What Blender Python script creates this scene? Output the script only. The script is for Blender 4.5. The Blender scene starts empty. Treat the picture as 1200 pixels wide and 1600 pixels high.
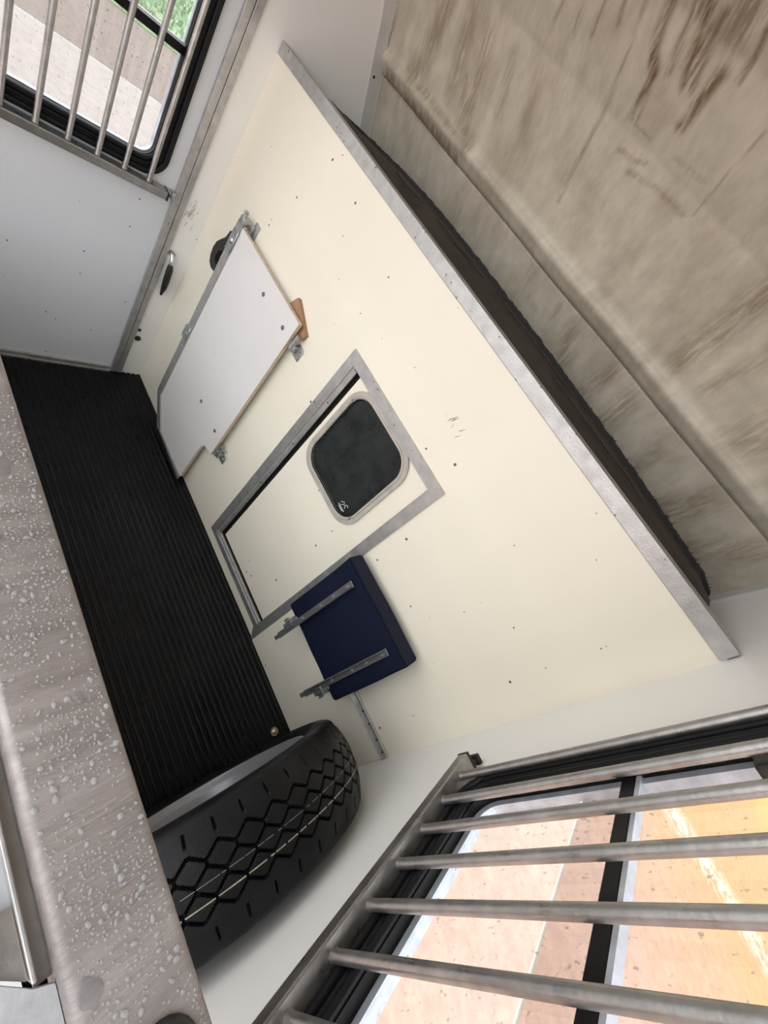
import bpy, bmesh, math, random
from mathutils import Vector, Matrix, noise as mnoise
from mathutils.geometry import tessellate_polygon
random.seed(7)
C = bpy.context.scene.collection
S = bpy.context.scene
PI = math.pi

# ------------------------------------------------------------------ camera, sky, exposure
cam_d = bpy.data.cameras.new('camera'); cam = bpy.data.objects.new('camera', cam_d); C.objects.link(cam)
cam_d.sensor_fit = 'VERTICAL'; cam_d.sensor_height = 24.0; cam_d.sensor_width = 18.0; cam_d.lens = 9.382
cam_d.clip_start = 0.01; cam_d.clip_end = 200
cam.matrix_world = Matrix(((0.474, -0.845, 0.248, 1.421), (0.599, 0.103, -0.794, -0.799),
                           (0.646, 0.525, 0.555, 1.323), (0, 0, 0, 1)))
S.camera = cam
world = bpy.data.worlds.new('sky'); S.world = world; world.use_nodes = True
bgn = world.node_tree.nodes['Background']
bgn.inputs['Color'].default_value = (0.93, 0.96, 1.0, 1); bgn.inputs['Strength'].default_value = 1.0
S.view_settings.view_transform = 'Standard'; S.view_settings.look = 'None'
S.view_settings.gamma = 1; S.view_settings.use_curve_mapping = False
S.view_settings.exposure = 1.66

W = 1.718          # inside width
REAR = -1.10       # where the body opens behind the ramp; unseen length set for the light
GZ = -0.45         # ground outside
# ceiling / nose profile (y, z)
PROF = [(.372, 1.206), (.302, 1.3386), (.3041, 1.3432), (.2961, 1.3434), (.2848, 1.3477), (.2752, 1.3573), (.2665, 1.3651), (.2624, 1.3709),
        (.2626, 1.3789), (.2651, 1.3893), (.263, 1.4017), (.2517, 1.4297), (.235, 1.465), (.165, 1.58), (.06, 1.69), (-.09, 1.79), (-.3, 1.87), (-.6, 1.93), (-1.1, 1.96)]

# ------------------------------------------------------------------ materials
def nn(nt, t, **kw):
    n = nt.nodes.new(t)
    for k, v in kw.items():
        if k in n.inputs: n.inputs[k].default_value = v
        else: setattr(n, k, v)
    return n
def mat(name, col, rough=.5, metal=0., var=.08, scale=8., bump=0., bscale=60., spec=.5, stretch=None, rvar=0.,
        speck=0., speck_col=(.12, .1, .08), speck_scale=45., stain=None, stain_attr=None, blotch=None):
    m = bpy.data.materials.new(name); m.use_nodes = True; nt = m.node_tree; L = nt.links
    b = nt.nodes['Principled BSDF']
    b.inputs['Roughness'].default_value = rough; b.inputs['Metallic'].default_value = metal
    b.inputs['Specular IOR Level'].default_value = spec
    tc = nn(nt, 'ShaderNodeTexCoord'); src = tc.outputs['Object']
    if stretch:
        mp = nn(nt, 'ShaderNodeMapping'); mp.inputs['Scale'].default_value = stretch
        L.new(src, mp.inputs['Vector']); vec = mp.outputs['Vector']
    else: vec = src
    n1 = nn(nt, 'ShaderNodeTexNoise', Scale=scale, Detail=6., Roughness=.6); L.new(vec, n1.inputs['Vector'])
    mr = nn(nt, 'ShaderNodeMapRange'); mr.inputs['From Min'].default_value = .3; mr.inputs['From Max'].default_value = .7
    mr.inputs['To Min'].default_value = 1 - var; mr.inputs['To Max'].default_value = 1 + var
    L.new(n1.outputs['Fac'], mr.inputs['Value'])
    mx = nn(nt, 'ShaderNodeMix', data_type='RGBA', blend_type='MULTIPLY'); mx.inputs[0].default_value = 1
    mx.inputs[6].default_value = (*col, 1); L.new(mr.outputs[0], mx.inputs[7])
    out = mx.outputs[2]
    def over(fac, c2, o):
        q = nn(nt, 'ShaderNodeMix', data_type='RGBA'); q.inputs[7].default_value = (*c2, 1)
        L.new(fac, q.inputs[0]); L.new(o, q.inputs[6]); return q.outputs[2]
    if blotch:
        c2, sc, lo, hi, amt = blotch
        n3 = nn(nt, 'ShaderNodeTexNoise', Scale=sc, Detail=5., Roughness=.65); L.new(vec, n3.inputs['Vector'])
        r3 = nn(nt, 'ShaderNodeMapRange'); r3.inputs['From Min'].default_value = lo; r3.inputs['From Max'].default_value = hi
        r3.inputs['To Max'].default_value = amt; L.new(n3.outputs['Fac'], r3.inputs['Value'])
        out = over(r3.outputs[0], c2, out)
    if speck:
        v = nn(nt, 'ShaderNodeTexVoronoi', Scale=speck_scale); L.new(src, v.inputs['Vector'])
        # only some cells carry a speck, each with its own size
        sep = nn(nt, 'ShaderNodeSeparateColor'); L.new(v.outputs['Color'], sep.inputs[0])
        pw = nn(nt, 'ShaderNodeMath', operation='POWER'); L.new(sep.outputs[0], pw.inputs[0]); pw.inputs[1].default_value = 9
        ml = nn(nt, 'ShaderNodeMath', operation='MULTIPLY'); L.new(pw.outputs[0], ml.inputs[0]); ml.inputs[1].default_value = speck
        lt = nn(nt, 'ShaderNodeMath', operation='LESS_THAN'); L.new(v.outputs['Distance'], lt.inputs[0]); L.new(ml.outputs[0], lt.inputs[1])
        out = over(lt.outputs[0], speck_col, out)
    if stain_attr:
        at = nn(nt, 'ShaderNodeAttribute', attribute_name='stain')
        ns = nn(nt, 'ShaderNodeTexNoise', Scale=1., Detail=8., Roughness=.7)
        mp2 = nn(nt, 'ShaderNodeMapping'); mp2.inputs['Scale'].default_value = (110, 16, 16); L.new(src, mp2.inputs['Vector']); L.new(mp2.outputs[0], ns.inputs['Vector'])
        rs = nn(nt, 'ShaderNodeMapRange'); rs.inputs['From Min'].default_value = .36; rs.inputs['From Max'].default_value = .56; L.new(ns.outputs['Fac'], rs.inputs['Value'])
        mm = nn(nt, 'ShaderNodeMath', operation='MULTIPLY'); L.new(at.outputs['Fac'], mm.inputs[0]); L.new(rs.outputs[0], mm.inputs[1])
        out = over(mm.outputs[0], stain_attr, out)
    L.new(out, b.inputs['Base Color'])
    if rvar:
        rr = nn(nt, 'ShaderNodeMapRange'); rr.inputs['From Min'].default_value = .35; rr.inputs['From Max'].default_value = .65
        rr.inputs['To Min'].default_value = max(.02, rough - rvar); rr.inputs['To Max'].default_value = rough + rvar
        n4 = nn(nt, 'ShaderNodeTexNoise', Scale=scale * .7, Detail=4.); L.new(vec, n4.inputs['Vector'])
        L.new(n4.outputs['Fac'], rr.inputs['Value']); L.new(rr.outputs[0], b.inputs['Roughness'])
    if bump:
        n2 = nn(nt, 'ShaderNodeTexNoise', Scale=bscale, Detail=5.); L.new(vec, n2.inputs['Vector'])
        bp = nn(nt, 'ShaderNodeBump', Strength=bump, Distance=.004); L.new(n2.outputs['Fac'], bp.inputs['Height'])
        L.new(bp.outputs[0], b.inputs['Normal'])
    return m
def glass_mat(name, tint, gloss=.06, rough=.02, speck=0.):
    m = bpy.data.materials.new(name); m.use_nodes = True; nt = m.node_tree; L = nt.links
    for n in list(nt.nodes):
        if n.type == 'BSDF_PRINCIPLED': nt.nodes.remove(n)
    o = [n for n in nt.nodes if n.type == 'OUTPUT_MATERIAL'][0]
    t = nn(nt, 'ShaderNodeBsdfTransparent', Color=(*tint, 1)); g = nn(nt, 'ShaderNodeBsdfGlossy', Roughness=rough)
    lw = nn(nt, 'ShaderNodeLayerWeight', Blend=.5); pw = nn(nt, 'ShaderNodeMath', operation='POWER'); L.new(lw.outputs['Facing'], pw.inputs[0]); pw.inputs[1].default_value = 5
    fr = nn(nt, 'ShaderNodeMath', operation='MULTIPLY_ADD'); L.new(pw.outputs[0], fr.inputs[0]); fr.inputs[1].default_value = .45; fr.inputs[2].default_value = .04
    mx = nn(nt, 'ShaderNodeMixShader'); L.new(fr.outputs[0], mx.inputs[0]); L.new(t.outputs[0], mx.inputs[1]); L.new(g.outputs[0], mx.inputs[2])
    last = mx.outputs[0]
    if speck:   # dried spots and dust film on the pane
        tc = nn(nt, 'ShaderNodeTexCoord'); d = nn(nt, 'ShaderNodeBsdfDiffuse', Color=(.35, .3, .26, 1))
        mp = nn(nt, 'ShaderNodeMapping'); mp.inputs['Scale'].default_value = (1, 1, .8); L.new(tc.outputs['Object'], mp.inputs[0])
        n = nn(nt, 'ShaderNodeTexNoise', Scale=150., Detail=5.); L.new(mp.outputs[0], n.inputs['Vector'])
        r = nn(nt, 'ShaderNodeMapRange'); r.inputs['From Min'].default_value = .64; r.inputs['From Max'].default_value = .70; r.inputs['To Max'].default_value = speck
        L.new(n.outputs['Fac'], r.inputs['Value'])
        m2 = nn(nt, 'ShaderNodeMixShader'); L.new(r.outputs[0], m2.inputs[0]); L.new(last, m2.inputs[1]); L.new(d.outputs[0], m2.inputs[2]); last = m2.outputs[0]
    L.new(last, o.inputs[0]); return m

M = {}
M['cream'] = mat('cream panel', (.80, .745, .62), .38, var=.025, scale=3, bump=.05, bscale=90, speck=.17, speck_scale=42)
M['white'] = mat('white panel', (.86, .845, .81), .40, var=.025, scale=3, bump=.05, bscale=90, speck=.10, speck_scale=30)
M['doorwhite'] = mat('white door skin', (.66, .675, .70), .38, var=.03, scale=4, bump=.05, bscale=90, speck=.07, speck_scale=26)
M['flapwhite'] = mat('white laminate', (.70, .675, .655), .4, var=.03, scale=5, speck=.08, speck_scale=30)
M['ply'] = mat('raw ply edge', (.56, .46, .34), .8, var=.25, scale=60, stretch=(1, 1, 6))
M['wood'] = mat('reddish wood', (.34, .19, .11), .7, var=.25, scale=30, stretch=(4, 1, 1), bump=.3)
M['rubberfloor'] = mat('black ribbed rubber', (.0045, .0045, .005), .30, var=.25, scale=7, bump=.12, bscale=120, rvar=.22, spec=.2)
M['rubber'] = mat('tyre rubber', (.007, .007, .0075), .5, var=.2, scale=20, bump=.15, bscale=180, rvar=.15, spec=.2)
M['seal'] = mat('black window rubber', (.007, .007, .008), .42, var=.2, scale=20, bump=.1, spec=.2)
M['blackplastic'] = mat('black plastic', (.014, .014, .014), .45)
M['yellow'] = mat('yellow tyre marking', (.34, .31, .22), .7, var=.4, scale=90)
M['rim'] = mat('silver wheel paint', (.25, .25, .265), .34, metal=.35, var=.08, scale=20)
M['alu'] = mat('mill aluminium', (.50, .49, .48), .42, metal=.75, var=.14, scale=40, bump=.12, bscale=220, rvar=.1, speck=.28, speck_col=(.2, .18, .16), speck_scale=90)
M['galv'] = mat('galvanised steel', (.33, .315, .30), .36, metal=.85, var=.16, scale=45, bump=.1, bscale=150, rvar=.1)
M['wetgalv'] = mat('wet galvanised steel', (.305, .272, .258), .40, metal=.3, var=.2, scale=30, bump=.28, bscale=150, rvar=.16, stretch=(2.6, .45, 1),
                   blotch=((.24, .21, .195), 9., .42, .68, .7))
M['steel'] = mat('grey seat bracket steel', (.20, .20, .205), .45, metal=.6, var=.15, scale=50)
M['zinc'] = mat('zinc plated fitting', (.46, .47, .46), .38, metal=.8, var=.2, scale=60)
M['chrome'] = mat('chrome', (.75, .74, .72), .15, metal=1.)
M['brass'] = mat('brass bolt', (.75, .55, .32), .3, metal=1.)
M['blue'] = mat('navy vinyl', (.0035, .006, .021), .62, var=.1, scale=15, bump=.12, bscale=250, spec=.25)
M['darkmat'] = mat('dark rubber sheet', (.026, .020, .016), .6, var=.35, scale=14, bump=.3, bscale=60, stretch=(.4, 3, 3))
M['darkedge'] = mat('torn black edge', (.006, .006, .006), .8)
M['fibre'] = mat('dirty fibreglass', (.53, .475, .38), .42, var=.16, scale=16, bump=.3, bscale=70, stretch=(1.6, .9, .9),
                 blotch=((.30, .235, .17), 7., .48, .74, .6), stain_attr=(.16, .10, .05))
M['trim'] = mat('grey painted trim', (.64, .62, .60), .45, metal=.15, var=.06, scale=20)
M['glass'] = glass_mat('window glass', (.93, .92, .91), speck=.3)
M['glass2'] = glass_mat('smoked sliding glass', (.84, .815, .80), speck=.3)
def edge_mat():
    m = bpy.data.materials.new('polished glass edge'); m.use_nodes = True; nt = m.node_tree
    o = [n for n in nt.nodes if n.type == 'OUTPUT_MATERIAL'][0]; t = nn(nt, 'ShaderNodeBsdfTranslucent', Color=(.92, .96, .95, 1)); nt.links.new(t.outputs[0], o.inputs[0]); return m
M['glassedge'] = edge_mat()
M['lip'] = mat('pale window channel', (.52, .56, .62), .3, metal=.3, var=.2, scale=40)
M['darkglass'] = mat('dark tinted acrylic', (.018, .022, .021), .10, var=.5, scale=14, speck=.3, speck_col=(.10, .11, .10), speck_scale=230, spec=.5)
M['clearseal'] = mat('translucent grey seal', (.42, .39, .34), .45, var=.15, scale=30)
M['etch'] = mat('white print', (.75, .76, .72), .6)
M['dark'] = mat('dark void', (.012, .011, .010), .8)
M['plug'] = mat('dark brown plug', (.02, .015, .012), .6)
M['groundpink'] = None
M['lawn'] = mat('grass', (.30, .42, .27), .8, var=.4, scale=6)
M['latchgrey'] = mat('weathered grey paint', (.42, .42, .43), .5, var=.15, scale=40, bump=.3, bscale=90)
M['outer'] = mat('white body paint', (.78, .78, .78), .4, var=.05)
M['glarewhite'] = mat('white glare streak', (.85, .84, .80), .7, var=.15, scale=12)  # unused white for the reflected-sky streak on the ground
M['paintyellow'] = mat('yellow road paint', (.75, .62, .08), .6, var=.15, scale=6)
def water_mat(trans):
    m = bpy.data.materials.new('rain water'); m.use_nodes = True; b = m.node_tree.nodes['Principled BSDF']
    b.inputs['Base Color'].default_value = (.86, .87, .88, 1); b.inputs['Roughness'].default_value = .04  # pale body colour paints the sky highlights into the drops
    b.inputs['Transmission Weight'].default_value = trans; b.inputs['IOR'].default_value = 1.33
    return m
M['water'] = water_mat(.76); M['puddle'] = water_mat(.90)
def ground_mat():
    m = bpy.data.materials.new('wet terracotta concrete'); m.use_nodes = True; nt = m.node_tree; L = nt.links
    b = nt.nodes['Principled BSDF']; b.inputs['Roughness'].default_value = .62
    tc = nn(nt, 'ShaderNodeTexCoord'); sp = nn(nt, 'ShaderNodeSeparateXYZ'); L.new(tc.outputs['Object'], sp.inputs[0])
    n = nn(nt, 'ShaderNodeTexNoise', Scale=.9, Detail=8., Roughness=.65); L.new(tc.outputs['Object'], n.inputs['Vector'])
    f = nn(nt, 'ShaderNodeTexNoise', Scale=14., Detail=8., Roughness=.75); L.new(tc.outputs['Object'], f.inputs['Vector'])
    # right of the trailer: pink concrete, orange sand further ahead; left: greyer pink
    ad = nn(nt, 'ShaderNodeMath', operation='ADD'); L.new(sp.outputs[0], ad.inputs[0]); L.new(sp.outputs[1], ad.inputs[1])
    a2 = nn(nt, 'ShaderNodeMath', operation='MULTIPLY_ADD'); L.new(n.outputs['Fac'], a2.inputs[0]); a2.inputs[1].default_value = 2.5; L.new(ad.outputs[0], a2.inputs[2])
    r = nn(nt, 'ShaderNodeMapRange'); r.inputs['From Min'].default_value = 6.6; r.inputs['From Max'].default_value = 9.4; L.new(a2.outputs[0], r.inputs['Value'])
    side = nn(nt, 'ShaderNodeMapRange'); side.inputs['From Min'].default_value = -.5; side.inputs['From Max'].default_value = 1.5; L.new(sp.outputs[0], side.inputs['Value'])
    c1 = nn(nt, 'ShaderNodeMix', data_type='RGBA'); c1.inputs[6].default_value = (.335, .295, .27, 1); c1.inputs[7].default_value = (.53, .365, .29, 1); L.new(side.outputs[0], c1.inputs[0])
    c2 = nn(nt, 'ShaderNodeMix', data_type='RGBA'); c2.inputs[7].default_value = (.56, .345, .15, 1); L.new(c1.outputs[2], c2.inputs[6]); L.new(r.outputs[0], c2.inputs[0])
    fr = nn(nt, 'ShaderNodeMapRange'); fr.inputs['From Min'].default_value = .3; fr.inputs['From Max'].default_value = .7; fr.inputs['To Min'].default_value = .8; fr.inputs['To Max'].default_value = 1.15
    L.new(f.outputs['Fac'], fr.inputs['Value'])
    c3 = nn(nt, 'ShaderNodeMix', data_type='RGBA', blend_type='MULTIPLY'); c3.inputs[0].default_value = 1; L.new(c2.outputs[2], c3.inputs[6]); L.new(fr.outputs[0], c3.inputs[7])
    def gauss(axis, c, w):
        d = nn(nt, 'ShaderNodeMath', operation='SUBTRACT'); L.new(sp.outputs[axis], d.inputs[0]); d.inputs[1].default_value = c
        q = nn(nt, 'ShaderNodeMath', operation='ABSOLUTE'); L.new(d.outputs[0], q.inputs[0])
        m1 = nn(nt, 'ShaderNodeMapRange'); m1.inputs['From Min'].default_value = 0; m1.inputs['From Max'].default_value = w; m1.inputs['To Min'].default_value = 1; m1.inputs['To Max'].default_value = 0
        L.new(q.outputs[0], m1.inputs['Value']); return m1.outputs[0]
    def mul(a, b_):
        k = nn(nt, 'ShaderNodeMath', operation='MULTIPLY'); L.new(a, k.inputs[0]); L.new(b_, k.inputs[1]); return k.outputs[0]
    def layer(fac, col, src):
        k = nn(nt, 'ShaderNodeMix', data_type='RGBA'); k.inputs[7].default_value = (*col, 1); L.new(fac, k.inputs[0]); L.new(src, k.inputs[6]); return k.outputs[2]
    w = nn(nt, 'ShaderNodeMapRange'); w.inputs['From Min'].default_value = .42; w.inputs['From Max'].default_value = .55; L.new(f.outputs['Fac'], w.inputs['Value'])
    glare = mul(mul(gauss(1, 3.43, .24), w.outputs[0]), side.outputs[0])          # sky reflection painted as a pale broken streak on the ground
    col = layer(glare, (.80, .72, .62), c3.outputs[2])
    col = layer(mul(gauss(0, 6.9, 1.7), gauss(1, 6.6, 1.9)), (.62, .52, .06), col)   # soft yellow patch further off
    L.new(col, b.inputs['Base Color'])
    bp = nn(nt, 'ShaderNodeBump', Strength=.4, Distance=.02); L.new(f.outputs['Fac'], bp.inputs['Height']); L.new(bp.outputs[0], b.inputs['Normal'])
    return m
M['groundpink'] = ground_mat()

# ------------------------------------------------------------------ helpers
def link(name, bm, m, parent=None, smooth=None):
    me = bpy.data.meshes.new(name); bmesh.ops.recalc_face_normals(bm, faces=bm.faces)
    bm.to_mesh(me); bm.free(); me.materials.append(m)
    if smooth is not None:
        for p in me.polygons: p.use_smooth = True
        me.set_sharp_from_angle(angle=math.radians(smooth))
    o = bpy.data.objects.new(name, me); C.objects.link(o)
    if parent is not None: o.parent = parent
    return o
def box(bm, x0, x1, y0, y1, z0, z1, bev=0., seg=2):
    g = bmesh.ops.create_cube(bm, size=1)
    for v in g['verts']:
        v.co = Vector(((x0 + x1) / 2 + v.co.x * (x1 - x0), (y0 + y1) / 2 + v.co.y * (y1 - y0), (z0 + z1) / 2 + v.co.z * (z1 - z0)))
    if bev:
        es = list({e for v in g['verts'] for e in v.link_edges})
        bmesh.ops.bevel(bm, geom=es, offset=bev, segments=seg, affect='EDGES', profile=.5)
    return bm
def bx(*a, **k): return box(bmesh.new(), *a, **k)
def tube(bm, pts, r, n=10, cap=True):
    pts = [Vector(p) for p in pts]; rings = []; up = None
    rs = r if isinstance(r, (list, tuple)) else [r] * len(pts)
    for i, p in enumerate(pts):
        d = (pts[min(i + 1, len(pts) - 1)] - pts[max(i - 1, 0)]).normalized()
        if up is None or abs(up.dot(d)) > .98: up = Vector((0, 0, 1)) if abs(d.z) < .9 else Vector((1, 0, 0))
        a = d.cross(up).normalized(); b = d.cross(a).normalized()
        rings.append([bm.verts.new(p + rs[i] * (math.cos(2 * PI * k / n) * a + math.sin(2 * PI * k / n) * b)) for k in range(n)])
    for i in range(len(rings) - 1):
        for k in range(n): bm.faces.new((rings[i][k], rings[i][(k + 1) % n], rings[i + 1][(k + 1) % n], rings[i + 1][k]))
    if cap: bm.faces.new(rings[0]); bm.faces.new(rings[-1])
    return bm
def lathe(bm, prof, mtx, n=64, closed=False):      # prof: (axial, radius); axis = local x
    rings = []
    for (a, r) in prof:
        rings.append([bm.verts.new(mtx @ Vector((a, r * math.cos(2 * PI * k / n), r * math.sin(2 * PI * k / n)))) for k in range(n)])
    m = len(rings)
    for i in range(m if closed else m - 1):
        A, B = rings[i], rings[(i + 1) % m]
        for k in range(n): bm.faces.new((A[k], A[(k + 1) % n], B[(k + 1) % n], B[k]))
    return bm
def plate(outer, holes, tofun, t0, t1):            # polygon with holes, given depth t0..t1; tofun(u, v, t) -> Vector
    loops = [outer] + holes; flat = [p for l in loops for p in l]
    tris = tessellate_polygon([[Vector((u, v, 0)) for u, v in l] for l in loops])
    bm = bmesh.new(); A = [bm.verts.new(tofun(u, v, t0)) for u, v in flat]; B = [bm.verts.new(tofun(u, v, t1)) for u, v in flat]
    for t in tris:
        try: bm.faces.new([A[i] for i in t]); bm.faces.new([B[i] for i in reversed(t)])
        except ValueError: pass
    k = 0
    for l in loops:
        n = len(l)
        for i in range(n):
            j = (i + 1) % n; bm.faces.new((A[k + i], A[k + j], B[k + j], B[k + i]))
        k += n
    return bm
def rrect(u0, u1, v0, v1, r, n=8):
    out = []
    for (cu, cv, a0) in ((u1 - r, v0 + r, -PI / 2), (u1 - r, v1 - r, 0), (u0 + r, v1 - r, PI / 2), (u0 + r, v0 + r, PI)):
        for k in range(n + 1):
            a = a0 + PI / 2 * k / n; out.append((cu + r * math.cos(a), cv + r * math.sin(a)))
    return out
XW = lambda u, v, t: Vector((t, u, v))             # plate in a side wall (u=y, v=z, t=x)
YW = lambda u, v, t: Vector((u, t, v))             # plate in the front wall (u=x, v=z, t=y)
ZW = lambda u, v, t: Vector((u, v, t))
def thing(name, label, cat, loc=(0, 0, 0), group=None):
    o = bpy.data.objects.new(name, None); C.objects.link(o); o.location = loc; o.empty_display_size = .05
    o['label'] = label; o['category'] = cat
    if group: o['group'] = group
    return o
def tag(o, label, cat, group=None):
    o['label'] = label; o['category'] = cat
    if group: o['group'] = group
    return o
def struct(o, label=None):
    o['kind'] = 'structure'
    if label: o['label'] = label
    return o
def base(name, label, cat, loc, group=None):
    """a thing whose parts are modelled in world coordinates: parts() shifts them to the base"""
    return thing(name, label, cat, loc, group)
def part(name, bm, m, parent, smooth=None, label=None):
    p = parent; off = Vector((0, 0, 0))
    while p is not None: off += p.location; p = p.parent
    for v in bm.verts: v.co -= off
    o = link(name, bm, m, parent, smooth)
    if label: o['label'] = label
    return o

# ------------------------------------------------------------------ outside
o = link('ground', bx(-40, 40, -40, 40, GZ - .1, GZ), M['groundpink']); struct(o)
bm = bmesh.new()
for i in range(9000):
    x = -7.6 - random.random() ** 1.6 * 14; y = random.uniform(-3, 13); h = random.uniform(.06, .16); a = random.random() * 6.3; w = .03 + .002 * abs(x)
    d = Vector((math.cos(a), math.sin(a), 0)); p = Vector((x, y, GZ)); ln = Vector((random.uniform(-.06, .06), random.uniform(-.06, .06), h))
    bm.faces.new([bm.verts.new(q) for q in (p - d * w, p + d * w, p + ln)])
box(bm, -40, -7.5, -12, 30, GZ - .02, GZ + .015)
o = link('lawn', bm, M['lawn']); o['kind'] = 'stuff'; o['label'] = 'green lawn beyond the paving outside the left window'; o['category'] = 'grass'

# ------------------------------------------------------------------ floor with real ribs (run across, along x)
bm = bmesh.new(); pr = []
y = REAR; pitch = .019
while y < -.004:
    pr += [(y, 0.), (y + .0035, 0.), (y + .0045, .0014), (y + .0065, .0026), (y + .0090, .0033), (y + .0115, .0033), (y + .0140, .0026), (y + .0160, .0014), (y + .0170, 0.)]; y += pitch
pr.append((0.0, 0.0)); pr = [(REAR, -.03)] + pr + [(0., -.03)]
nx = 40; rows = []
for i in range(nx + 1):
    x = W * i / nx
    row = []
    for (yy, zz) in pr:
        z = zz
        if zz > -.01:
            z += .0022 * mnoise.noise(Vector((x * 3, yy * 5, 0)))
        row.append(bm.verts.new((x, yy, z)))
    rows.append(row)
for i in range(nx):
    for k in range(len(pr) - 1): bm.faces.new((rows[i][k], rows[i + 1][k], rows[i + 1][k + 1], rows[i][k + 1]))
o = link('floor', bm, M['rubberfloor'], None, 50); struct(o)

# ------------------------------------------------------------------ side walls
def roof_poly(y0):          # (y, z) outline of a side wall from floor up to the ceiling profile
    top = [(a, b) for a, b in PROF if a >= y0]
    return top
WL = rrect(-1.02, -.163, .765, 1.64, .055, 8)          # left window hole, enlarged out of view to let in more light
WR = rrect(-1.02, -.213, .792, 1.64, .055, 8)          # right window hole, its unseen part also enlarged for light
simple_top = [(.42, -.03), (.42, 1.165), (.398, 1.215), (.322, 1.36), (.262, 1.475), (.184, 1.603), (.075, 1.715), (-.0945, 1.812)]
o = link('wall_left', plate([(-.0945, -.03)] + simple_top, [], XW, -.03, 0), M['white']); struct(o)
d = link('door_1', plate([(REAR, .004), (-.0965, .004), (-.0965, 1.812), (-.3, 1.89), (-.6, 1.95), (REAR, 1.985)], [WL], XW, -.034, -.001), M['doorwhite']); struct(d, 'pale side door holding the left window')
part('door_trim', bx(-.002, .009, -.1165, -.096, .006, 1.775, bev=.002), M['alu'], d)
part('threshold', box(bx(-.002, .012, REAR, -.117, .000, .011, bev=.002), -.002, .007, REAR, -.117, .0125, .026, bev=.002), M['alu'], d)
o = link('trim_1', box(bx(-.002, .0075, -.094, -.074, .004, 1.765, bev=.002), -.002, .0035, -.0955, -.093, .004, 1.765), M['alu']); struct(o)
o = link('wall_right', plate([(REAR, -.03)] + simple_top + [(-.3, 1.89), (-.6, 1.95), (REAR, 1.985)], [WR], XW, W, W + .03), M['white']); struct(o)

# ------------------------------------------------------------------ front wall (partition), its rail, kick panel and strip
DX0, DX1, DZ0, DZ1 = .826, 1.207, .066, .915          # hatch opening
o = link('wall_front', plate([(0, -.03), (W, -.03), (W, 1.20), (0, 1.20)], [[(DX0, DZ0), (DX1, DZ0), (DX1, DZ1), (DX0, DZ1)]], YW, 0, .018), M['cream']); struct(o)
bm = bx(.003, W - .003, -.004, .001, 1.191, 1.2205, bev=.001, seg=1); box(bm, .003, W - .003, -.0035, .03, 1.2165, 1.2205, bev=.001, seg=1)
o = link('trim_2', bm, M['alu']); struct(o, 'aluminium angle capping the front wall')
o = link('trim_3', bx(1.231, W - .001, -.004, .001, .001, .365, bev=.001, seg=1), M['cream']); struct(o, 'cream kick panel low on the front wall')
bm = bx(1.245, W - .002, -.0075, -.001, .366, .386, bev=.001, seg=1); box(bm, 1.245, W - .002, -.016, -.0065, .366, .3695, bev=.001, seg=1)
o = link('trim_4', bm, M['alu']); struct(o, 'drilled aluminium strip above the kick panel')
for x in (1.585, 1.622, 1.666, 1.70):
    q = bmesh.new(); tube(q, [(x, -.0082, .377), (x, -.006, .377)], .003, 8); part('screw', q, M['dark'], o)

# ledge behind the partition and the void's back
o = link('trim_5', bx(0, W, .018, .40, 1.155, 1.175), M['dark']); struct(o, 'ledge behind the partition top')

# ------------------------------------------------------------------ nose + ceiling (dense grid with a stain attribute)
STROKES = [([(.798,.582),(.804,.552),(.809,.528),(.831,.509),(.832,.475),(.834,.453)],.011,1.0),([(.868,.607),(.877,.57),(.901,.527)],.016,1.),([(.845,.585),(.849,.548),(.853,.523)],.008,.8),
 ([(.942,.556),(.936,.527),(.931,.485)],.013,.95),([(.97,.617),(.975,.588),(.974,.562)],.008,.9),([(.897,.605),(.898,.571),(.902,.532)],.012,.8),([(.93,.66),(.93,.60)],.03,.7),([(.84,.66),(.85,.60)],.03,.7),
 ([(.57,.55),(.57,.502),(.563,.473)],.006,.6),([(.623,.56),(.623,.521),(.623,.479)],.006,.6),([(.666,.57),(.666,.532),(.665,.494)],.006,.6),([(.711,.59),(.711,.551),(.715,.523)],.005,.6),([(.926,.628),(.941,.595)],.006,.6),
 ([(.377,.378),(.394,.308),(.403,.23)],.03,.45),([(.205,.376),(.192,.307),(.155,.218)],.035,.55),([(.477,.386),(.504,.298)],.02,.35),([(.57,.393),(.602,.296)],.016,.3),([(.30,.42),(.32,.26)],.03,.45),
 ([(.752,.60),(.752,.565),(.764,.472),(.773,.337),(.782,.27)],.0045,.55),([(1.061,.543),(1.055,.493),(1.051,.413)],.0025,.5),([(.84,.401),(.875,.405),(.914,.416)],.005,.5),([(.953,.45),(1.029,.453)],.003,.5),([(.841,.442),(.891,.445)],.003,.5),([(.886,.388),(.966,.402),(1.035,.403)],.006,.45),
 ([(1.24,.245),(1.244,.32),(1.25,.402),(1.25,.6)],.028,.6),([(1.32,.25),(1.33,.302),(1.34,.50)],.02,.35),([(1.45,.25),(1.46,.50)],.05,.4),([(.042,.166),(.225,.166),(.43,.17)],.016,.75),([(.12,.215),(.307,.21),(.392,.205)],.010,.5),([(.354,.29),(.40,.24),(.454,.207)],.02,.5),
 # nose strip: drips and smears below the bead
 ([(.95,.13),(.96,.06)],.012,.4),([(1.02,.12),(1.05,.05)],.03,.5),([(1.16,.13),(1.15,.03)],.025,.55),([(1.24,.12),(1.25,.02)],.03,.5),([(1.38,.10),(1.37,.0)],.02,.5),([(1.52,.12),(1.50,.0)],.035,.5),([(1.65,.12),(1.60,.02)],.03,.4),([(.80,.09),(.90,.08)],.01,.3),([(.83,.14),(.82,.03)],.02,.3),([(.50,.12),(.50,.02)],.03,.25)]
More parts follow.
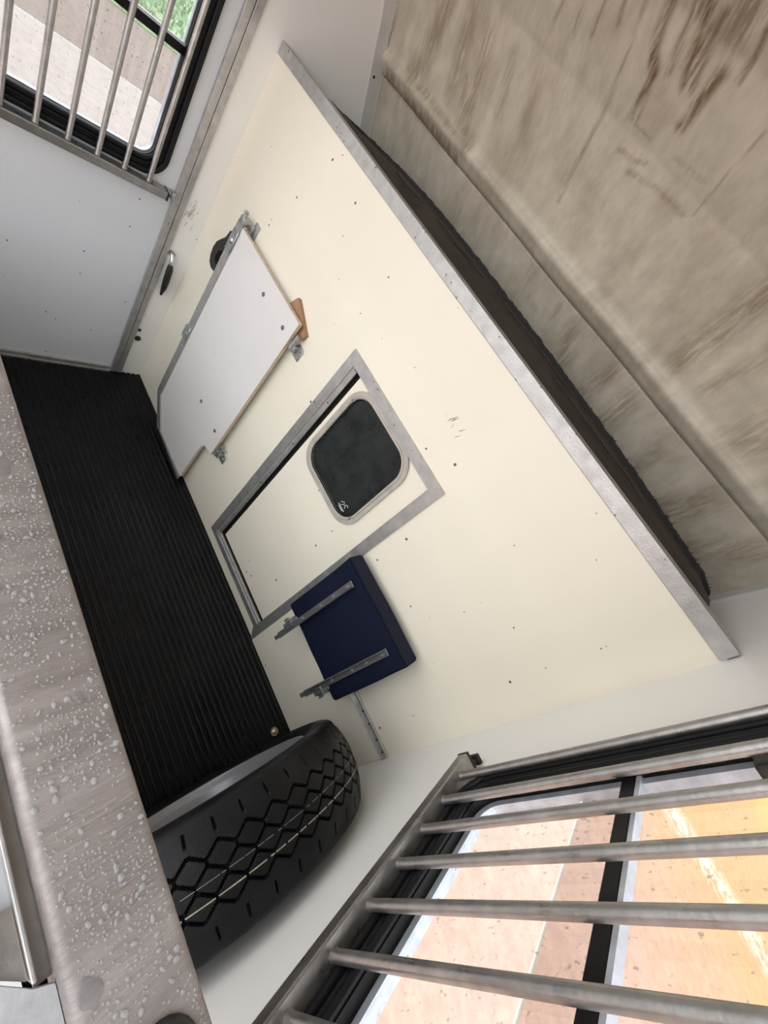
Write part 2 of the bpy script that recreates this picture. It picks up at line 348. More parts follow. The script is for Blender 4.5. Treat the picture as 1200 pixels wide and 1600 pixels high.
def seg_d(px, ps, a, b):
    vx, vs = b[0] - a[0], b[1] - a[1]; L2 = vx * vx + vs * vs
    t = max(0, min(1, ((px - a[0]) * vx + (ps - a[1]) * vs) / L2)); return math.hypot(px - a[0] - t * vx, ps - a[1] - t * vs)
def sheet(name, prof, s0, ds, nx, m, limit=1.3):
    # subdivide the profile; s is the arc length measured like the strokes (bead steps ignored)
    pts = []
    for i in range(len(prof) - 1):
        a, b = Vector(prof[i]), Vector(prof[i + 1]); k = max(1, int((b - a).length / ds))
        pts += [a.lerp(b, j / k) for j in range(k)]
    pts.append(Vector(prof[-1]))
    # stroke arc length of a point: distance along the smooth profile, from its projection on the base profile
    basep = [Vector(p) for p in [(.372,1.206),(.287,1.367),(.235,1.465),(.165,1.58),(.06,1.69),(-.09,1.79),(-.3,1.87),(-.6,1.93),(-1.10,1.96)]]
    def arc(p):
        best = (9, 0); c = 0
        for i in range(len(basep) - 1):
            a, b = basep[i], basep[i + 1]; v = b - a; t = max(0, min(1, (p - a).dot(v) / v.length_squared)); dd = (p - a - v * t).length
            if dd < best[0]: best = (dd, c + t * v.length)
            c += v.length
        return best[1]
    ss = [arc(p) for p in pts]
    verts = []; st = []
    segs = [(poly, w, k) for poly, w, k in STROKES]
    for i in range(nx + 1):
        x = W * i / nx
        act = [q for q in segs if min(a[0] for a in q[0]) - .09 < x < max(a[0] for a in q[0]) + .09]
        for p, s in zip(pts, ss):
            v = 0.
            if s < limit - .4:
                jx = x + .004 * mnoise.noise(Vector((x * 40, s * 12, 1))); js = s + .006 * mnoise.noise(Vector((x * 25, s * 25, 5)))
                for poly, w, k in act:
                    d = min(seg_d(jx, js, poly[j], poly[j + 1]) for j in range(len(poly) - 1))
                    if d < w * 1.6: v = max(v, k * max(0, min(1, 1.35 - d / w)))
            else: v = max(0, .35 + .6 * mnoise.noise(Vector((x * 9, s * 2.2, 3))))
            if v < .02 and s > .60: v = max(0, .5 * mnoise.noise(Vector((x * 16, s * 3, 3))))
            wob = .0022 * mnoise.noise(Vector((x * 4, s * 7, 9)))
            verts.append((x, p.x - wob, p.y - wob)); st.append(v)
    m_ = len(pts); faces = [(i * m_ + j, (i + 1) * m_ + j, (i + 1) * m_ + j + 1, i * m_ + j + 1) for i in range(nx) for j in range(m_ - 1)]
    me = bpy.data.meshes.new(name); me.from_pydata(verts, [], faces); me.materials.append(m)
    at = me.attributes.new('stain', 'FLOAT', 'POINT'); at.data.foreach_set('value', st)
    for p in me.polygons: p.use_smooth = True
    me.set_sharp_from_angle(angle=math.radians(50))
    o = bpy.data.objects.new(name, me); C.objects.link(o); struct(o); return o
sheet('wall_nose', [(.395, 1.162)] + PROF[:3], 0, .008, 300, M['fibre'])
ce = sheet('ceiling', PROF[2:], 0, .005, 330, M['fibre'])
# skin of the roof outside, so the shell has thickness
bm = bmesh.new(); A = []
for (a, b) in [(.43, 1.16), (.34, 1.34), (.28, 1.47), (.19, 1.62), (.08, 1.73), (-.08, 1.83), (-.3, 1.91), (-.6, 1.97), (-1.10, 2.00)]:
    A.append([bm.verts.new((x, a, b)) for x in (-.04, W + .04)])
for i in range(len(A) - 1): bm.faces.new((A[i][0], A[i][1], A[i + 1][1], A[i + 1][0]))
o = link('roof', bm, M['outer']); struct(o)
# trims where the side walls meet the fibreglass
def edge_trim(name, x0, x1):
    a = [(.368, 1.190), (.283, 1.352), (.231, 1.452), (.162, 1.566)]; b = [(.335, 1.172), (.250, 1.334), (.199, 1.434), (.132, 1.546)]
    bm = plate(a + b[::-1], [], XW, x0, x1); o = link(name, bm, M['trim']); struct(o); return o
t6 = edge_trim('trim_6', -.001, .006); t7 = edge_trim('trim_7', W - .006, W + .001)
for t, x in ((t6, .006), (t7, W - .006)):
    q = bmesh.new(); tube(q, [(x - .001, .272, 1.322), (x + .001, .272, 1.322)], .004, 8); part('screw', q, M['dark'], t)

# ------------------------------------------------------------------ windows
def window(name, side, hole, y0, y1, z0, z1, zdiv, zpane, ch):
    """side -1 left, +1 right. seal around the hole, lower pane, sliding upper pane, black divider bar"""
    X = (lambda d: -d) if side < 0 else (lambda d: W + d)       # d = distance outward from the inner wall face
    r = .055
    win = link(name, plate(rrect(y0 - .006, y1 + .006, z0 - .006, z1 + .006, r + .006), [rrect(y0 + .034, y1 - .034, z0 + .034, z1 - .034, r - .02)], XW, *sorted((X(-.009), X(-.001)))), M['seal'], None, None)
    struct(win)
    # raised lip beads of the rubber
    for k, off, rr in ((0, .004, .007), (1, .020, .0045), (2, .031, .006)):
        loop = [(X(-.009), a, b) for a, b in rrect(y0 + off, y1 - off, z0 + off, z1 - off, r - off * .6)]; q = bmesh.new(); tube(q, loop + loop[:2], rr, 8, cap=False); part('seal_bead', q, M['seal'], win, 60)
    # deep inner reveal (black) and pale channel round the glass
    a0 = rrect(y0 + .030, y1 - .030, z0 + .030, z1 - .030, r - .018); a1 = rrect(y0 + .036, y1 - .036, z0 + .036, z1 - .036, r - .021)
    part('reveal', plate(a0, [a1], XW, *sorted((X(-.004), X(.024)))), M['seal'], win)
    a2 = rrect(y0 + ch, y1 - ch, z0 + ch, z1 - ch, r - .026)
    part('channel', plate(rrect(y0 + .034, y1 - .034, z0 + .034, z1 - .034, r - .02), [a2], XW, *sorted((X(.010), X(.024)))), M['lip'], win)
    g = part('pane', plate([(y0 + .04, z0 + .04), (y1 - .04, z0 + .04), (y1 - .04, zdiv + .01), (y0 + .04, zdiv + .01)], [], XW, X(.014), X(.0145) if side > 0 else X(.0135)), M['glass'], win)
    part('pane', plate([(y0 + .04, zpane), (y1 - .04, zpane), (y1 - .04, z1 - .04), (y0 + .04, z1 - .04)], [], XW, X(.021), X(.0215) if side > 0 else X(.0205)), M['glass2'], win)
    part('pane_edge', bx(*sorted((X(.0195), X(.0225))), y0 + .04, y1 - .04, zpane - .0025, zpane), M['glassedge'], win)
    dv = part('divider', bx(*sorted((X(.004), X(.017))), y0 + .036, y1 - .036, zdiv - .006, zdiv + .012, bev=.0015), M['seal'], win)
    part('divider_lip', bx(*sorted((X(.005), X(.016))), y0 + .036, y1 - .036, zdiv + .012, zdiv + .0175), M['lip'], win)
    return win
w1 = window('window_1', -1, WL, -1.02, -.163, .765, 1.64, 1.052, .925, .038)
w2 = window('window_2', 1, WR, -1.02, -.213, .792, 1.64, 1.066, .998, .047)
# finger catch of the right sliding pane and the toothed brush strip under its frame
part('catch', bx(W - .008, W + .012, -.290, -.240, 1.206, 1.25, bev=.004), M['blackplastic'], w2)
for k in range(9): part('clip', bx(W - .006, W + .006, -.252, -.240, .90 + k * .042, .926 + k * .042, bev=.002), M['blackplastic'], w2)

# ------------------------------------------------------------------ window grilles: rail, bars, end cap, bolt
def grille(side, ys, z0, z1, y_end, label):
    X = (lambda d: d) if side < 0 else (lambda d: W - d)
    t = base('window_grille', label, 'grille', (X(.02), (ys[0] + ys[-1]) / 2, z0 - .022), 'barred grilles over the two windows')
    for (a, b) in ((z0 - .022, z0), (z1, z1 + .022)):
        part('rail', bx(*sorted((X(.003), X(.037))), ys[-1] - .05, y_end, a, b, bev=.0025), M['galv'], t)
    for y in ys:
        q = bmesh.new(); tube(q, [(X(.020), y, z0 - .002), (X(.020), y, z0 + .004), (X(.020), y, z1)], [.0082, .0066, .0066], 12); part('bar', q, M['galv'], t, 40)
    part('end_cap', bx(*sorted((X(.002), X(.0375))), y_end - .001, y_end + .004, z0 - .023, z0 + .0005, bev=.001), M['blackplastic'], t)
    q = bmesh.new(); tube(q, [(X(.013), y_end + .003, z0 - .008), (X(.013), y_end + .012, z0 - .008)], .007, 10); tube(q, [(X(.013), y_end + .012, z0 - .008), (X(.013), y_end + .030, z0 - .008)], .0045, 8)
    box(q, *sorted((X(.004), X(.022))), y_end + .017, y_end + .026, z0 - .020, z0 + .002, bev=.002)
    part('bolt', q, M['zinc'] if side < 0 else M['plug'], t, 40)
grille(-1, [-.196 - .0627 * k for k in range(14)], .752, 1.68, -.146, 'galvanised barred grille over the left window, with pavement behind it')
grille(1, [-.218 - .063 * k for k in range(14)], .789, 1.68, -.178, 'galvanised barred grille over the right window, with pink and orange ground behind')

# ------------------------------------------------------------------ hatch door in the front wall
d2 = link('door_2', plate([(.856, .101), (1.196, .101), (1.196, .906), (.856, .906)], [rrect(.884, 1.132, .622, .898, .058)], YW, .003, .016), M['cream']); struct(d2, 'small cream hatch with dark window')
FX0, FX1, FZ0, FZ1 = .794, 1.229, .048, .936; fw = .030
def mitre(bmx, a, b, c, d, y0=-.0055, y1=.0): return plate([a, b, c, d], [], YW, y0, y1)
part('frame_top', mitre(None, (FX0, FZ1), (FX1, FZ1), (FX1 - fw, FZ1 - .03), (FX0 + fw, FZ1 - .03)), M['alu'], d2)
part('frame_left', mitre(None, (FX0, FZ0), (FX0 + fw, FZ0 + .03), (FX0 + fw, FZ1 - .03), (FX0, FZ1)), M['alu'], d2)
part('frame_right', mitre(None, (FX1, -.004), (FX1, FZ1), (FX1 - fw, FZ1 - .03), (FX1 - fw, -.004 + .045)), M['alu'], d2)
part('frame_bottom', mitre(None, (FX0, FZ0), (FX1 - .030, FZ0), (FX1 - .030, FZ0 + .022), (FX0 + fw, FZ0 + .022)), M['alu'], d2)
part('hinge_strip', bx(FX0 + .031, FX0 + .046, -.001, .004, FZ0 + .03, FZ1 - .035, bev=.001, seg=1), M['alu'], d2)
part('sill_strip', bx(FX0 + .046, FX1 - .032, -.001, .004, FZ0 + .022, FZ0 + .036, bev=.001, seg=1), M['alu'], d2)
for z in (.20, .40, .60, .78): q = bmesh.new(); tube(q, [(FX0 + .038, -.002, z), (FX0 + .038, .0, z)], .0022, 8); part('screw', q, M['dark'], d2)
for x in (.90, 1.0, 1.10, 1.16): q = bmesh.new(); tube(q, [(x, -.002, FZ0 + .029), (x, 0, FZ0 + .029)], .0022, 8); part('screw', q, M['dark'], d2)
o = link('trim_8', bx(.78, 1.24, .0185, .022, .03, .95), M['dark']); struct(o, 'near-black sheet standing in for the shade behind the hatch')  # black sheet puts the shade of the hatch gaps into colour
outer = rrect(.872, 1.144, .610, .910, .066); inner = rrect(.890, 1.126, .628, .892, .052)
part('glass_seal', plate(outer, [inner], YW, -.004, .012), M['clearseal'], d2)
lp = [(a, -.004, b) for a, b in rrect(.886, 1.130, .624, .896, .055)]; q = bmesh.new(); tube(q, lp + lp[:2], .0035, 8, cap=False); part('seal_bead', q, M['clearseal'], d2, 60)
lp = [(a, -.001, b) for a, b in inner]; q = bmesh.new(); tube(q, lp + lp[:2], .0022, 6, cap=False); part('seal_bead', q, M['seal'], d2, 60)
part('window_glass', plate(inner, [], YW, .004, .007), M['darkglass'], d2)
q = bmesh.new()      # little white etched mark at the lower corner of the glass
for pts in ([(1.070, .655), (1.078, .664), (1.084, .658), (1.092, .668), (1.097, .664)], [(1.076, .650), (1.082, .657)], [(1.088, .660), (1.092, .652)], [(1.068, .645), (1.098, .645)], [(1.072, .641), (1.092, .641)]):
    tube(q, [(a, .0036, b) for a, b in pts], .0009, 5)
part('etched_mark', q, M['etch'], d2)

# ------------------------------------------------------------------ white flap left of the hatch
fl = base('panel_flap', 'white panel flap with aluminium edge bolted to the front wall beside the hatch', 'panel', (.42, -.012, .02))
notch = [(.616, .262), (.600, .258), (.585, .254), (.575, .251), (.567, .246), (.561, .237), (.557, .222), (.5545, .20), (.549, .032)]
fpoly = [(.232, .133), (.232, .842), (.620, .844)] + notch + [(.333, .031)]
part('board', plate(fpoly, [], YW, -.030, -.019), M['flapwhite'], fl)
def edge_band(pts, w, y0, y1, name, m):
    for i in range(len(pts) - 1):
        a, b = Vector(pts[i]), Vector(pts[i + 1]); n = Vector((-(b - a).y, (b - a).x)).normalized() * w
        part(name, plate([tuple(a), tuple(b), tuple(b + n), tuple(a + n)], [], YW, y0, y1), m, fl)
edge_band([(.620, .844), (.232, .842)][::-1], .0015, -.0299, -.0192, 'ply_edge', M['ply'])
edge_band([(.616, .262), (.620, .844)], -.0015, -.0299, -.0192, 'ply_edge', M['ply'])
edge_band([(.549, .032), (.5545, .20)], -.0015, -.0299, -.0192, 'ply_edge', M['ply'])
# aluminium angle: left side, chamfer, bottom
part('edge_angle', plate([(.203, .129), (.231, .135), (.231, .850), (.203, .850)], [], YW, -.034, -.0305), M['alu'], fl)
part('edge_angle', plate([(.203, .129), (.300, .024), (.330, .033), (.231, .135)], [], YW, -.034, -.0305), M['alu'], fl)
part('edge_angle', plate([(.300, .024), (.550, .014), (.549, .031), (.330, .033)], [], YW, -.034, -.0305), M['alu'], fl)
part('edge_angle', plate([(.203, .129), (.206, .129), (.206, .850), (.203, .850)], [], YW, -.0305, -.010), M['alu'], fl)
part('edge_angle', plate([(.203, .129), (.300, .024), (.302, .027), (.206, .131)], [], YW, -.0305, -.010), M['alu'], fl)
for i, (x, z) in enumerate(((.446, .791), (.578, .792), (.445, .338), (.574, .337))):
    q = bmesh.new(); tube(q, [(x, -.0305, z), (x, -.033, z)], [.0068, .005], 14); part('bolt_head', q, M['steel'], fl, 40)
# hinges / catches
def hinge(x, z, sx, ax):
    q = bmesh.new()
    if ax == 'z':
        tube(q, [(x, -.020, z - .020), (x, -.020, z + .004)], .0085, 12); box(q, x + .002, x + .026 * sx if sx > 0 else x - .002, -.004, 0, z - .026, z + .004, bev=.001, seg=1)
        tube(q, [(x, -.020, z + .004), (x, -.020, z + .026)], .0065, 12)
        box(q, min(x, x + .03 * sx), max(x, x + .03 * sx), -.0045, .0, z - .036, z + .0, bev=.0015, seg=1)
        box(q, min(x, x + .012 * sx), max(x, x + .012 * sx), -.022, 0, z - .024, z - .004, bev=.001, seg=1)
        tube(q, [(x + .018 * sx, -.0045, z - .02), (x + .018 * sx, -.008, z - .02)], .005, 10)
    part('hinge', q, M['zinc'], fl, 40)
hinge(.634, .793, 1, 'z'); hinge(.630, .295, 1, 'z')
q = bx(.207, .232, -.036, -.010, .846, .868, bev=.003); box(q, .238, .262, -.006, 0, .835, .878, bev=.002); tube(q, [(.219, -.03, .868), (.219, -.03, .884)], .0065, 10); tube(q, [(.219, -.03, .880), (.225, -.042, .880)], .004, 8)
box(q, .219, .25, -.012, -.006, .85, .866, bev=.002)
part('catch', q, M['zinc'], fl, 40)
q = bx(.203, .235, -.037, -.033, .755, .825, bev=.0015, seg=1); tube(q, [(.219, -.036, .79), (.219, -.042, .79)], [.011, .006], 12); part('catch_plate', q, M['zinc'], fl, 40)
q = bx(.200, .228, -.037, -.033, .40, .455, bev=.0015, seg=1); tube(q, [(.214, -.036, .425), (.214, -.041, .425)], [.007, .005], 12); box(q, .194, .203, -.037, -.015, .40, .45, bev=.0015, seg=1); part('catch_plate', q, M['zinc'], fl, 40)
# black pull hook half hidden behind the flap edge
hk = base('plastic_hook', 'black plastic hook on the front wall half hidden by the white flap', 'hook', (.19, 0, .68))
q = plate([(.205, .800), (.190, .802), (.183, .775), (.168, .758), (.152, .738), (.146, .715), (.150, .690), (.160, .672), (.180, .665), (.200, .668), (.200, .690), (.182, .692), (.176, .705), (.178, .722), (.190, .735), (.205, .742)], [], YW, -.033, -.018)
part('hook_body', q, M['blackplastic'], hk, 40)
q = bmesh.new(); tube(q, [(.196, -.019, .785), (.196, .0, .785)], .006, 10); part('screw', q, M['zinc'], hk)
# wooden wedge behind the flap corner
q = plate([(.520, .80), (.529, .838), (.546, .873), (.560, .868), (.644, .832), (.640, .812), (.624, .803), (.60, .79)], [], YW, -.0122, 0.0)
o = link('wood_block', q, M['wood']); tag(o, 'small reddish wooden block wedged behind the top corner of the white flap', 'block')

# ------------------------------------------------------------------ fold-up blue seat
st = base('folding_seat', 'navy blue padded fold-up seat on two steel brackets, on the front wall beside the hatch', 'seat', (1.375, 0, .30))
q = bmesh.new(); N = 10; gx0, gx1, gz0, gz1 = 1.230, 1.522, .360, .656
box(q, gx0, gx1, -.070, -.020, gz0, gz1); bmesh.ops.subdivide_edges(q, edges=q.edges[:], cuts=5, use_grid_fill=True)
for v in q.verts:
    if v.co.y < -.05:
        v.co.y -= .003 * mnoise.noise(v.co * 14)
    v.co.x += .003 * mnoise.noise(v.co * 9 + Vector((3, 0, 0))); v.co.z += .003 * mnoise.noise(v.co * 9 + Vector((0, 7, 0)))
es = [e for e in q.edges if e.calc_face_angle(0) > 1.0]; bmesh.ops.bevel(q, geom=es, offset=.004, segments=2, affect='EDGES')
part('cushion', q, M['blue'], st, 50)
for (x, xh, sg) in ((1.288, 1.275, -1), (1.4695, 1.484, 1)):
    q = bx(x - .009, x + .009, -.077, -.0735, .262, .628, bev=.0008, seg=1); box(q, x - .009 if sg > 0 else x + .006, x - .006 if sg > 0 else x + .009, -.090, -.077, .290, .625, bev=.0008, seg=1)
    b = part('bracket', q, M['steel'], st)
    for z in (.61, .55, .49, .40):
        q = bmesh.new(); tube(q, [(x, -.077, z), (x, -.0805, z)], [.0042, .003], 10); part('rivet', q, M['zinc'], b, 40)
    q = bx(xh - .010, xh + .010, -.074, -.003, .312, .350, bev=.003); tube(q, [(xh - .012, -.078, .322), (xh - .012, -.080, .345), (xh, -.080, .352), (xh + .012, -.080, .345), (xh + .012, -.078, .322)], .003, 8); tube(q, [(x, -.055, .33), (xh + .012 * sg, -.055, .33)], .008, 12)
    box(q, xh - .006, xh + .006, -.075, -.060, .30, .352, bev=.002); box(q, min(x, xh) - .004, max(x, xh) + .004, -.074, -.071, .32, .372, bev=.001, seg=1)
    part('hinge', q, M['zinc'], st, 40)
    q = bx(x - .006, x + .006, -.0735, -.071, .235, .27); part('hinge_tongue', q, M['steel'], st)

# ------------------------------------------------------------------ latch lever + plugs on the left wall strip
lv = base('latch_lever', 'small chrome latch lever with dark grip on the white left wall strip', 'latch', (0, -.056, .40))
q = bmesh.new(); tube(q, [(0, -.062, .566), (.012, -.062, .566)], .010, 14); part('boss', q, M['zinc'], lv, 40)
q = bmesh.new(); tube(q, [(.010, -.062, .566), (.018, -.062, .555), (.020, -.060, .535)], [.006, .006, .007], 10); part('neck', q, M['chrome'], lv, 50)
q = bmesh.new(); tube(q, [(.020, -.060, .536), (.021, -.058, .52), (.020, -.055, .48), (.016, -.051, .44), (.010, -.049, .408)], [.007, .0105, .011, .009, .004], 12); part('grip', q, M['blackplastic'], lv, 60)
for i, (yy, zz, r) in enumerate(((-.0615, .188, .011), (-.0665, .228, .006))):
    q = bmesh.new(); tube(q, [(-.001, yy, zz), (.004, yy, zz), (.006, yy, zz)], [r, r, r * .6], 14)
    o = link('hole_plug', q, M['plug'], None, 40); tag(o, ('larger lower dark plug in the left wall strip near the floor', 'smaller upper dark plug in the left wall strip near the floor')[i], 'plug', 'dark plugs low on the left wall')
def scuff(n, fn, parent, seed):
    random.seed(seed); q = bmesh.new()
    for i in range(n):
        p, d = fn(); tube(q, [p, p + d * .5 + Vector((0, 0, random.uniform(-.001, .001))), p + d], [.0004, random.uniform(.0006, .0012), .0003], 4)
    o = link('scuff_mark', q, M['scuff'], parent); o['kind'] = 'stuff'; o['label'] = 'faint dark rub marks'
M['scuff'] = mat('rubbed dirt', (.42, .38, .33), .7)
scuff(26, lambda: (Vector((.0003, -.052 + random.gauss(0, .009), .715 + random.gauss(0, .022))), Vector((0, random.uniform(.003, .008), random.uniform(.006, .022)))), bpy.data.objects['wall_left'], 3)
scuff(9, lambda: (Vector((1.10 + .045 * random.random(), -.0003, 1.035 + random.gauss(0, .006))), Vector((random.uniform(-.004, .008), 0, random.uniform(.008, .02)))), bpy.data.objects['wall_front'], 4)
# brass bolt in the floor
fb = base('floor_bolt', 'shiny brass bolt head in the black floor beside the spare tyre', 'bolt', (1.532, -.056, 0))
q = bmesh.new(); tube(q, [(1.532, -.056, .001), (1.532, -.056, .004)], .013, 18); part('washer', q, M['zinc'], fb, 40)
q = bmesh.new(); tube(q, [(1.532, -.056, .004), (1.532, -.056, .008), (1.532, -.056, .011)], [.010, .009, .004], 16); part('bolt_head', q, M['brass'], fb, 60)

# ------------------------------------------------------------------ dark rubber sheet on the ledge
def crest(x):
    K = [(.10, 1.205), (.141, 1.214), (.30, 1.232), (.45, 1.246), (.586, 1.254), (.80, 1.2575), (1.043, 1.256), (1.319, 1.249), (1.50, 1.241), (1.62, 1.233), (1.655, 1.222), (1.68, 1.18)]
    for (a, za), (b, zb) in zip(K, K[1:]):
        if a <= x <= b: return za + (zb - za) * (x - a) / (b - a)
    return 1.2
rm = base('rubber_sheet', 'dark ragged rubber sheet lying on the ledge behind the aluminium rail', 'rubber sheet', (.9, .12, 1.175))
bm = bmesh.new(); be = bmesh.new(); n = 260; rows = []; er = []
for i in range(n + 1):
    x = .105 + (1.672 - .105) * i / n; z = crest(x) + .0022 * mnoise.noise(Vector((x * 40, 0, 0))) + .0015 * mnoise.noise(Vector((x * 120, 4, 0)))
    k1 = .006 * mnoise.noise(Vector((x * 5, 2, 0)))
    rows.append([bm.verts.new(p) for p in ((x, .034, 1.178), (x, .036, 1.206), (x, .065, 1.212 + (z - 1.212) * .42 + k1), (x, .10, 1.212 + (z - 1.212) * .62 - k1), (x, .142, z - .008))])
    er.append([be.verts.new(p) for p in ((x, .141, z - .009), (x, .144, z - .001), (x, .152, z + .001 * mnoise.noise(Vector((x * 300, 1, 0)))), (x, .160, z - .006), (x, .164, 1.178))])
for R_, b in ((rows, bm), (er, be)):
    for i in range(n):
        for k in range(4): b.faces.new((R_[i][k], R_[i + 1][k], R_[i + 1][k + 1], R_[i][k + 1]))
for i in range(120):       # frayed threads
    x = .12 + 1.54 * random.random() ** .6; z = crest(x) - .002; d = Vector((random.uniform(-.006, .006), random.uniform(-.004, .004), random.uniform(.002, .009) * (1.0 if x > 1.2 else .5)))
    tube(be, [(x, .15, z - .002), Vector((x, .15, z - .002)) + d], [.0012, .0004], 4)
part('sheet_face', bm, M['darkmat'], rm, 60); part('torn_edge', be, M['darkedge'], rm, 60)
q = bmesh.new()
for (x0, x1, ya, f) in ((.50, .62, .075, .5), (.66, .86, .10, .6), (.90, 1.20, .11, .65), (1.15, 1.45, .08, .5)):
    pts = []
    for k in range(14):
        x = x0 + (x1 - x0) * k / 13; pts.append((x, ya + .008 * mnoise.noise(Vector((x * 12, 5, 0))), 1.212 + (crest(x) - 1.212) * f + .006 + .003 * mnoise.noise(Vector((x * 14, 8, 0)))))
    tube(q, pts, .0022, 5)
part('fold', q, M['darkmat'], rm, 60)

# ------------------------------------------------------------------ spare wheel leaning on the right wall
RT, HW = .305, .088
wc = Vector((1.610, -.425, RT + .004)); yaw = math.radians(-2.5)
sw = base('spare_wheel', 'black spare tyre on a silver rim standing on the floor against the right wall', 'wheel', (wc.x, wc.y, .003))
MX = Matrix.Translation(wc) @ Matrix.Rotation(yaw, 4, 'Z')
NT = 1320; NP = 86
def tri(t): t = t % 1.0; return 4 * abs(t - .5) - 1
def crown(u): return RT - .012 * (abs(u) / .066) ** 2.4
ZIG = [(-.0335, 0., .0062), (-.0115, .5, .0062), (.0105, 0., .0062), (.0325, .5, .0062)]; NZ = 44
def depth(u, th):
    ph = th / (2 * PI) * NZ; d = 0.
    for (u0, p0, amp) in ZIG:
        z = u0 + amp * max(-1, min(1, 1.25 * tri(ph + p0))); e = abs(u - z) / .0017
        d = max(d, max(0, min(1, 1.55 - e)))
    for (ga, gb, p0) in ((-.0335, -.0115, 0.), (-.0115, .0105, .5), (.0105, .0325, 0.)):     # sipes where the zigzags come close
        if ga + .005 < u < gb - .005:
            e = abs(((ph + p0 + .5) % 1.0) - .5) / .03
            d = max(d, .7 * max(0, min(1, 1.5 - e)))
    if abs(u) > .050:                                                                       # shoulder slits
        e = abs(((ph + (.25 if u > 0 else 0)) % 1.0) - .5) / .035
        d = max(d, .8 * max(0, min(1, 1.5 - e)) * min(1, (abs(u) - .050) / .004))
    return d
side = [(-.062, .222), (-.070, .222), (-.080, .232), (-.0865, .248), (-.088, .262), (-.0865, .275), (-.0825, .284), (-.0765, .2895), (-.070, .2915)]
us = [-.066 + .132 * k / (NP - 1) for k in range(NP)]
bm = bmesh.new(); rings = []
for i in range(NT):
    th = 2 * PI * i / NT; c, s_ = math.cos(th), math.sin(th); ring = []
    prof = [(a, r) for a, r in side] + [(u, crown(u) - .007 * depth(u, th)) for u in us] + [(-a, r) for a, r in side[::-1]]
    for j, (a, r) in enumerate(prof):
        ring.append(bm.verts.new(MX @ Vector((a, r * c, r * s_))))
    rings.append(ring)
for i in range(NT):
    A, B = rings[i], rings[(i + 1) % NT]
    for j in range(len(A) - 1): bm.faces.new((A[j], A[j + 1], B[j + 1], B[j]))
ty = part('tyre', bm, M['rubber'], sw, 32)
for (u, w, gap, nm, mm) in ((.0205, .0009, .62, 'painted_stripe', M['yellow']), (-.0015, .0004, .5, 'painted_stripe', M['rim'])):
    q = bmesh.new(); n = 900
    for i in range(n):
        t0, t1 = 2 * PI * i / n, 2 * PI * (i + 1) / n
        if depth(u, (t0 + t1) / 2) > .05 or mnoise.noise(Vector((i * .21, u * 99, 0))) > gap - .25: continue
        r = crown(u) + .0004; vs = []
        for (uu, t) in ((u - w, t0), (u + w, t0), (u + w, t1), (u - w, t1)): vs.append(q.verts.new(MX @ Vector((uu, r * math.cos(t), r * math.sin(t)))))
        q.faces.new(vs)
    part(nm, q, mm, ty)
# raised lettering-like blocks are left as plain lugs on the shoulder
q = bmesh.new(); lathe(q, [(-.0875, .255), (-.0892, .257), (-.0892, .262), (-.0875, .264)], MX, 160); part('sidewall_rib', q, M['rubber'], ty, 60)
q = bmesh.new(); lathe(q, [(-.060, .224), (-.0745, .2245), (-.078, .220), (-.077, .215), (-.070, .212), (-.064, .206), (-.058, .203), (-.035, .200), (-.010, .196), (.004, .185), (.010, .165), (.004, .13), (-.012, .10), (-.018, .075), (-.016, .055), (.0, .052)], MX, 128); lathe(q, [(.060, .224), (.0745, .2245), (.078, .220), (.070, .212), (.058, .203), (.0, .197)], MX, 128)
ri = part('rim', q, M['rim'], sw, 50)
for k in range(5):
    a = 2 * PI * k / 5 + .3; p = MX @ Vector((-.017, .07 * math.cos(a) * 1.05, .07 * math.sin(a) * 1.05)); dx = MX.to_3x3() @ Vector((-.003, 0, 0))
    q = bmesh.new(); tube(q, [p, p + dx], .007, 12); part('bolt_hole', q, M['dark'], ri)

# ------------------------------------------------------------------ wet ramp in the foreground
rp = base('ramp_door', 'wet galvanised top beam of the closed ramp door in the foreground', 'ramp door', (W / 2, -.73, -.02))
q = bx(.05, W - .05, -.757, -.697, .895, .95, bev=.006, seg=4); part('top_beam', q, M['wetgalv'], rp, 50)
part('ramp_panel', bx(.05, W - .05, -.757, -.738, .0, .50), M['outer'], rp)  # unseen panel cut low; the added gap lets light in under the beam
part('rear_flange', bx(.05, 1.496, -.7665, -.7642, .905, .934, bev=.0006, seg=1), M['alu'], rp)
part('flange_web', bx(.05, 1.50, -.765, -.756, .915, .922), M['galv'], rp)
part('hinge_plate', plate([(1.455, -.7675), (1.494, -.7675), (1.484, -.778), (1.476, -.80), (1.452, -.80)], [], ZW, .920, .926), M['galv'], rp)
part('skin_strip', plate([(.05, -.766), (1.456, -.766), (1.452, -.83), (.05, -.83)], [], ZW, .912, .918), M['latchgrey'], rp)
q = plate([(1.486, -.778), (1.498, -.7665), (1.503, -.7575), (1.522, -.7575), (1.60, -.7575), (1.60, -.84), (1.455, -.84), (1.470, -.79)], [], ZW, .926, .932); part('latch_plate', q, M['latchgrey'], rp, label='pale latch plate')
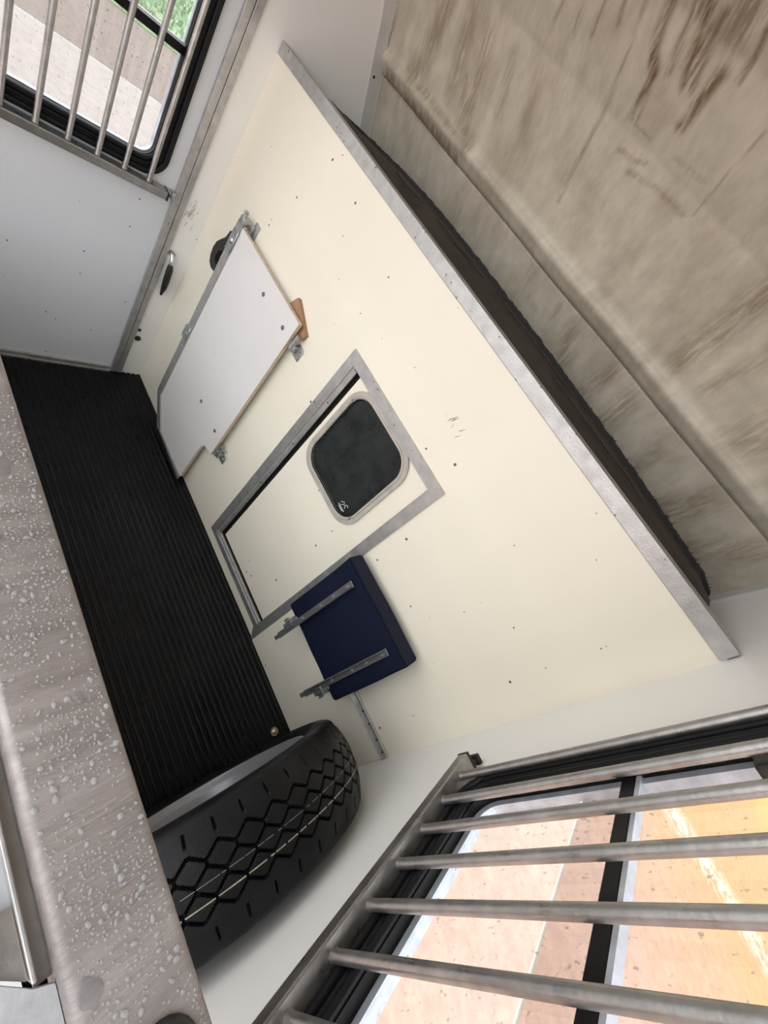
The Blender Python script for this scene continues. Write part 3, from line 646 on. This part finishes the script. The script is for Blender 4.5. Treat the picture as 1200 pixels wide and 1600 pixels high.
q = bmesh.new(); tube(q, [(1.572, -.7265, .945), (1.572, -.7265, .953), (1.572, -.7265, .957), (1.572, -.7265, .960)], [.020, .020, .017, .008], 24); part('rubber_buffer', q, M['blackplastic'], rp, 50)
# rain drops on the beam
bm = bmesh.new(); pud = bmesh.new(); taken = []
def drop(bm, x, y, rx, ry, h, rot, z=.9499, n=8):
    w = lambda a: 1 + (.5 if n > 8 else .15) * mnoise.noise(Vector((math.cos(a) * 1.3 + x * 900, math.sin(a) * 1.3, y * 700)))
    rings = []
    for (f, hh) in ((1.0, 0), (.93, .45), (.7, .8), (.35, .97)):
        rings.append([bm.verts.new((x + w(a) * (rx * f * math.cos(a) * math.cos(rot) - ry * f * math.sin(a) * math.sin(rot)), y + w(a) * (rx * f * math.cos(a) * math.sin(rot) + ry * f * math.sin(a) * math.cos(rot)), z + h * hh)) for a in [2 * PI * k / n for k in range(n)]])
    for A, B in zip(rings, rings[1:]):
        for k in range(n): bm.faces.new((A[k], A[(k + 1) % n], B[(k + 1) % n], B[k]))
    t = bm.verts.new((x, y, z + h)); [bm.faces.new((rings[-1][k], rings[-1][(k + 1) % n], t)) for k in range(n)]
    bm.faces.new(rings[0][::-1])
random.seed(11)
tries = 0
while len(taken) < 1900 and tries < 40000:
    tries += 1
    big = random.random()
    r = .0005 + .0006 * random.random() if big < .72 else (.0010 + .0013 * random.random() if big < .99 else .004 + .005 * random.random())
    x = 1.03 + .60 * random.random(); y = -.7515 + .050 * random.random()
    if math.hypot(x - 1.572, y + .7265) < .023: continue
    if any(abs(x - a) < r + c and (x - a) ** 2 + (y - b) ** 2 < (r + c) ** 2 for a, b, c in taken): continue
    if r < .003 and mnoise.noise(Vector((x * 22, y * 30, 2))) < -.12 and random.random() < .8: continue     # wiped, drier patches
    taken.append((x, y, r))
    el = random.uniform(.8, 1.5); drop(bm if r < .003 else pud, x, y, r * el, r / el, r * (.75 if r < .003 else .14), random.uniform(-.6, .6), n=7 if r < .002 else 16)
o = part('rain_drops', bm, M['water'], rp, 60); o['kind'] = 'stuff'
o = part('rain_puddles', pud, M['puddle'], rp, 60); o['kind'] = 'stuff'
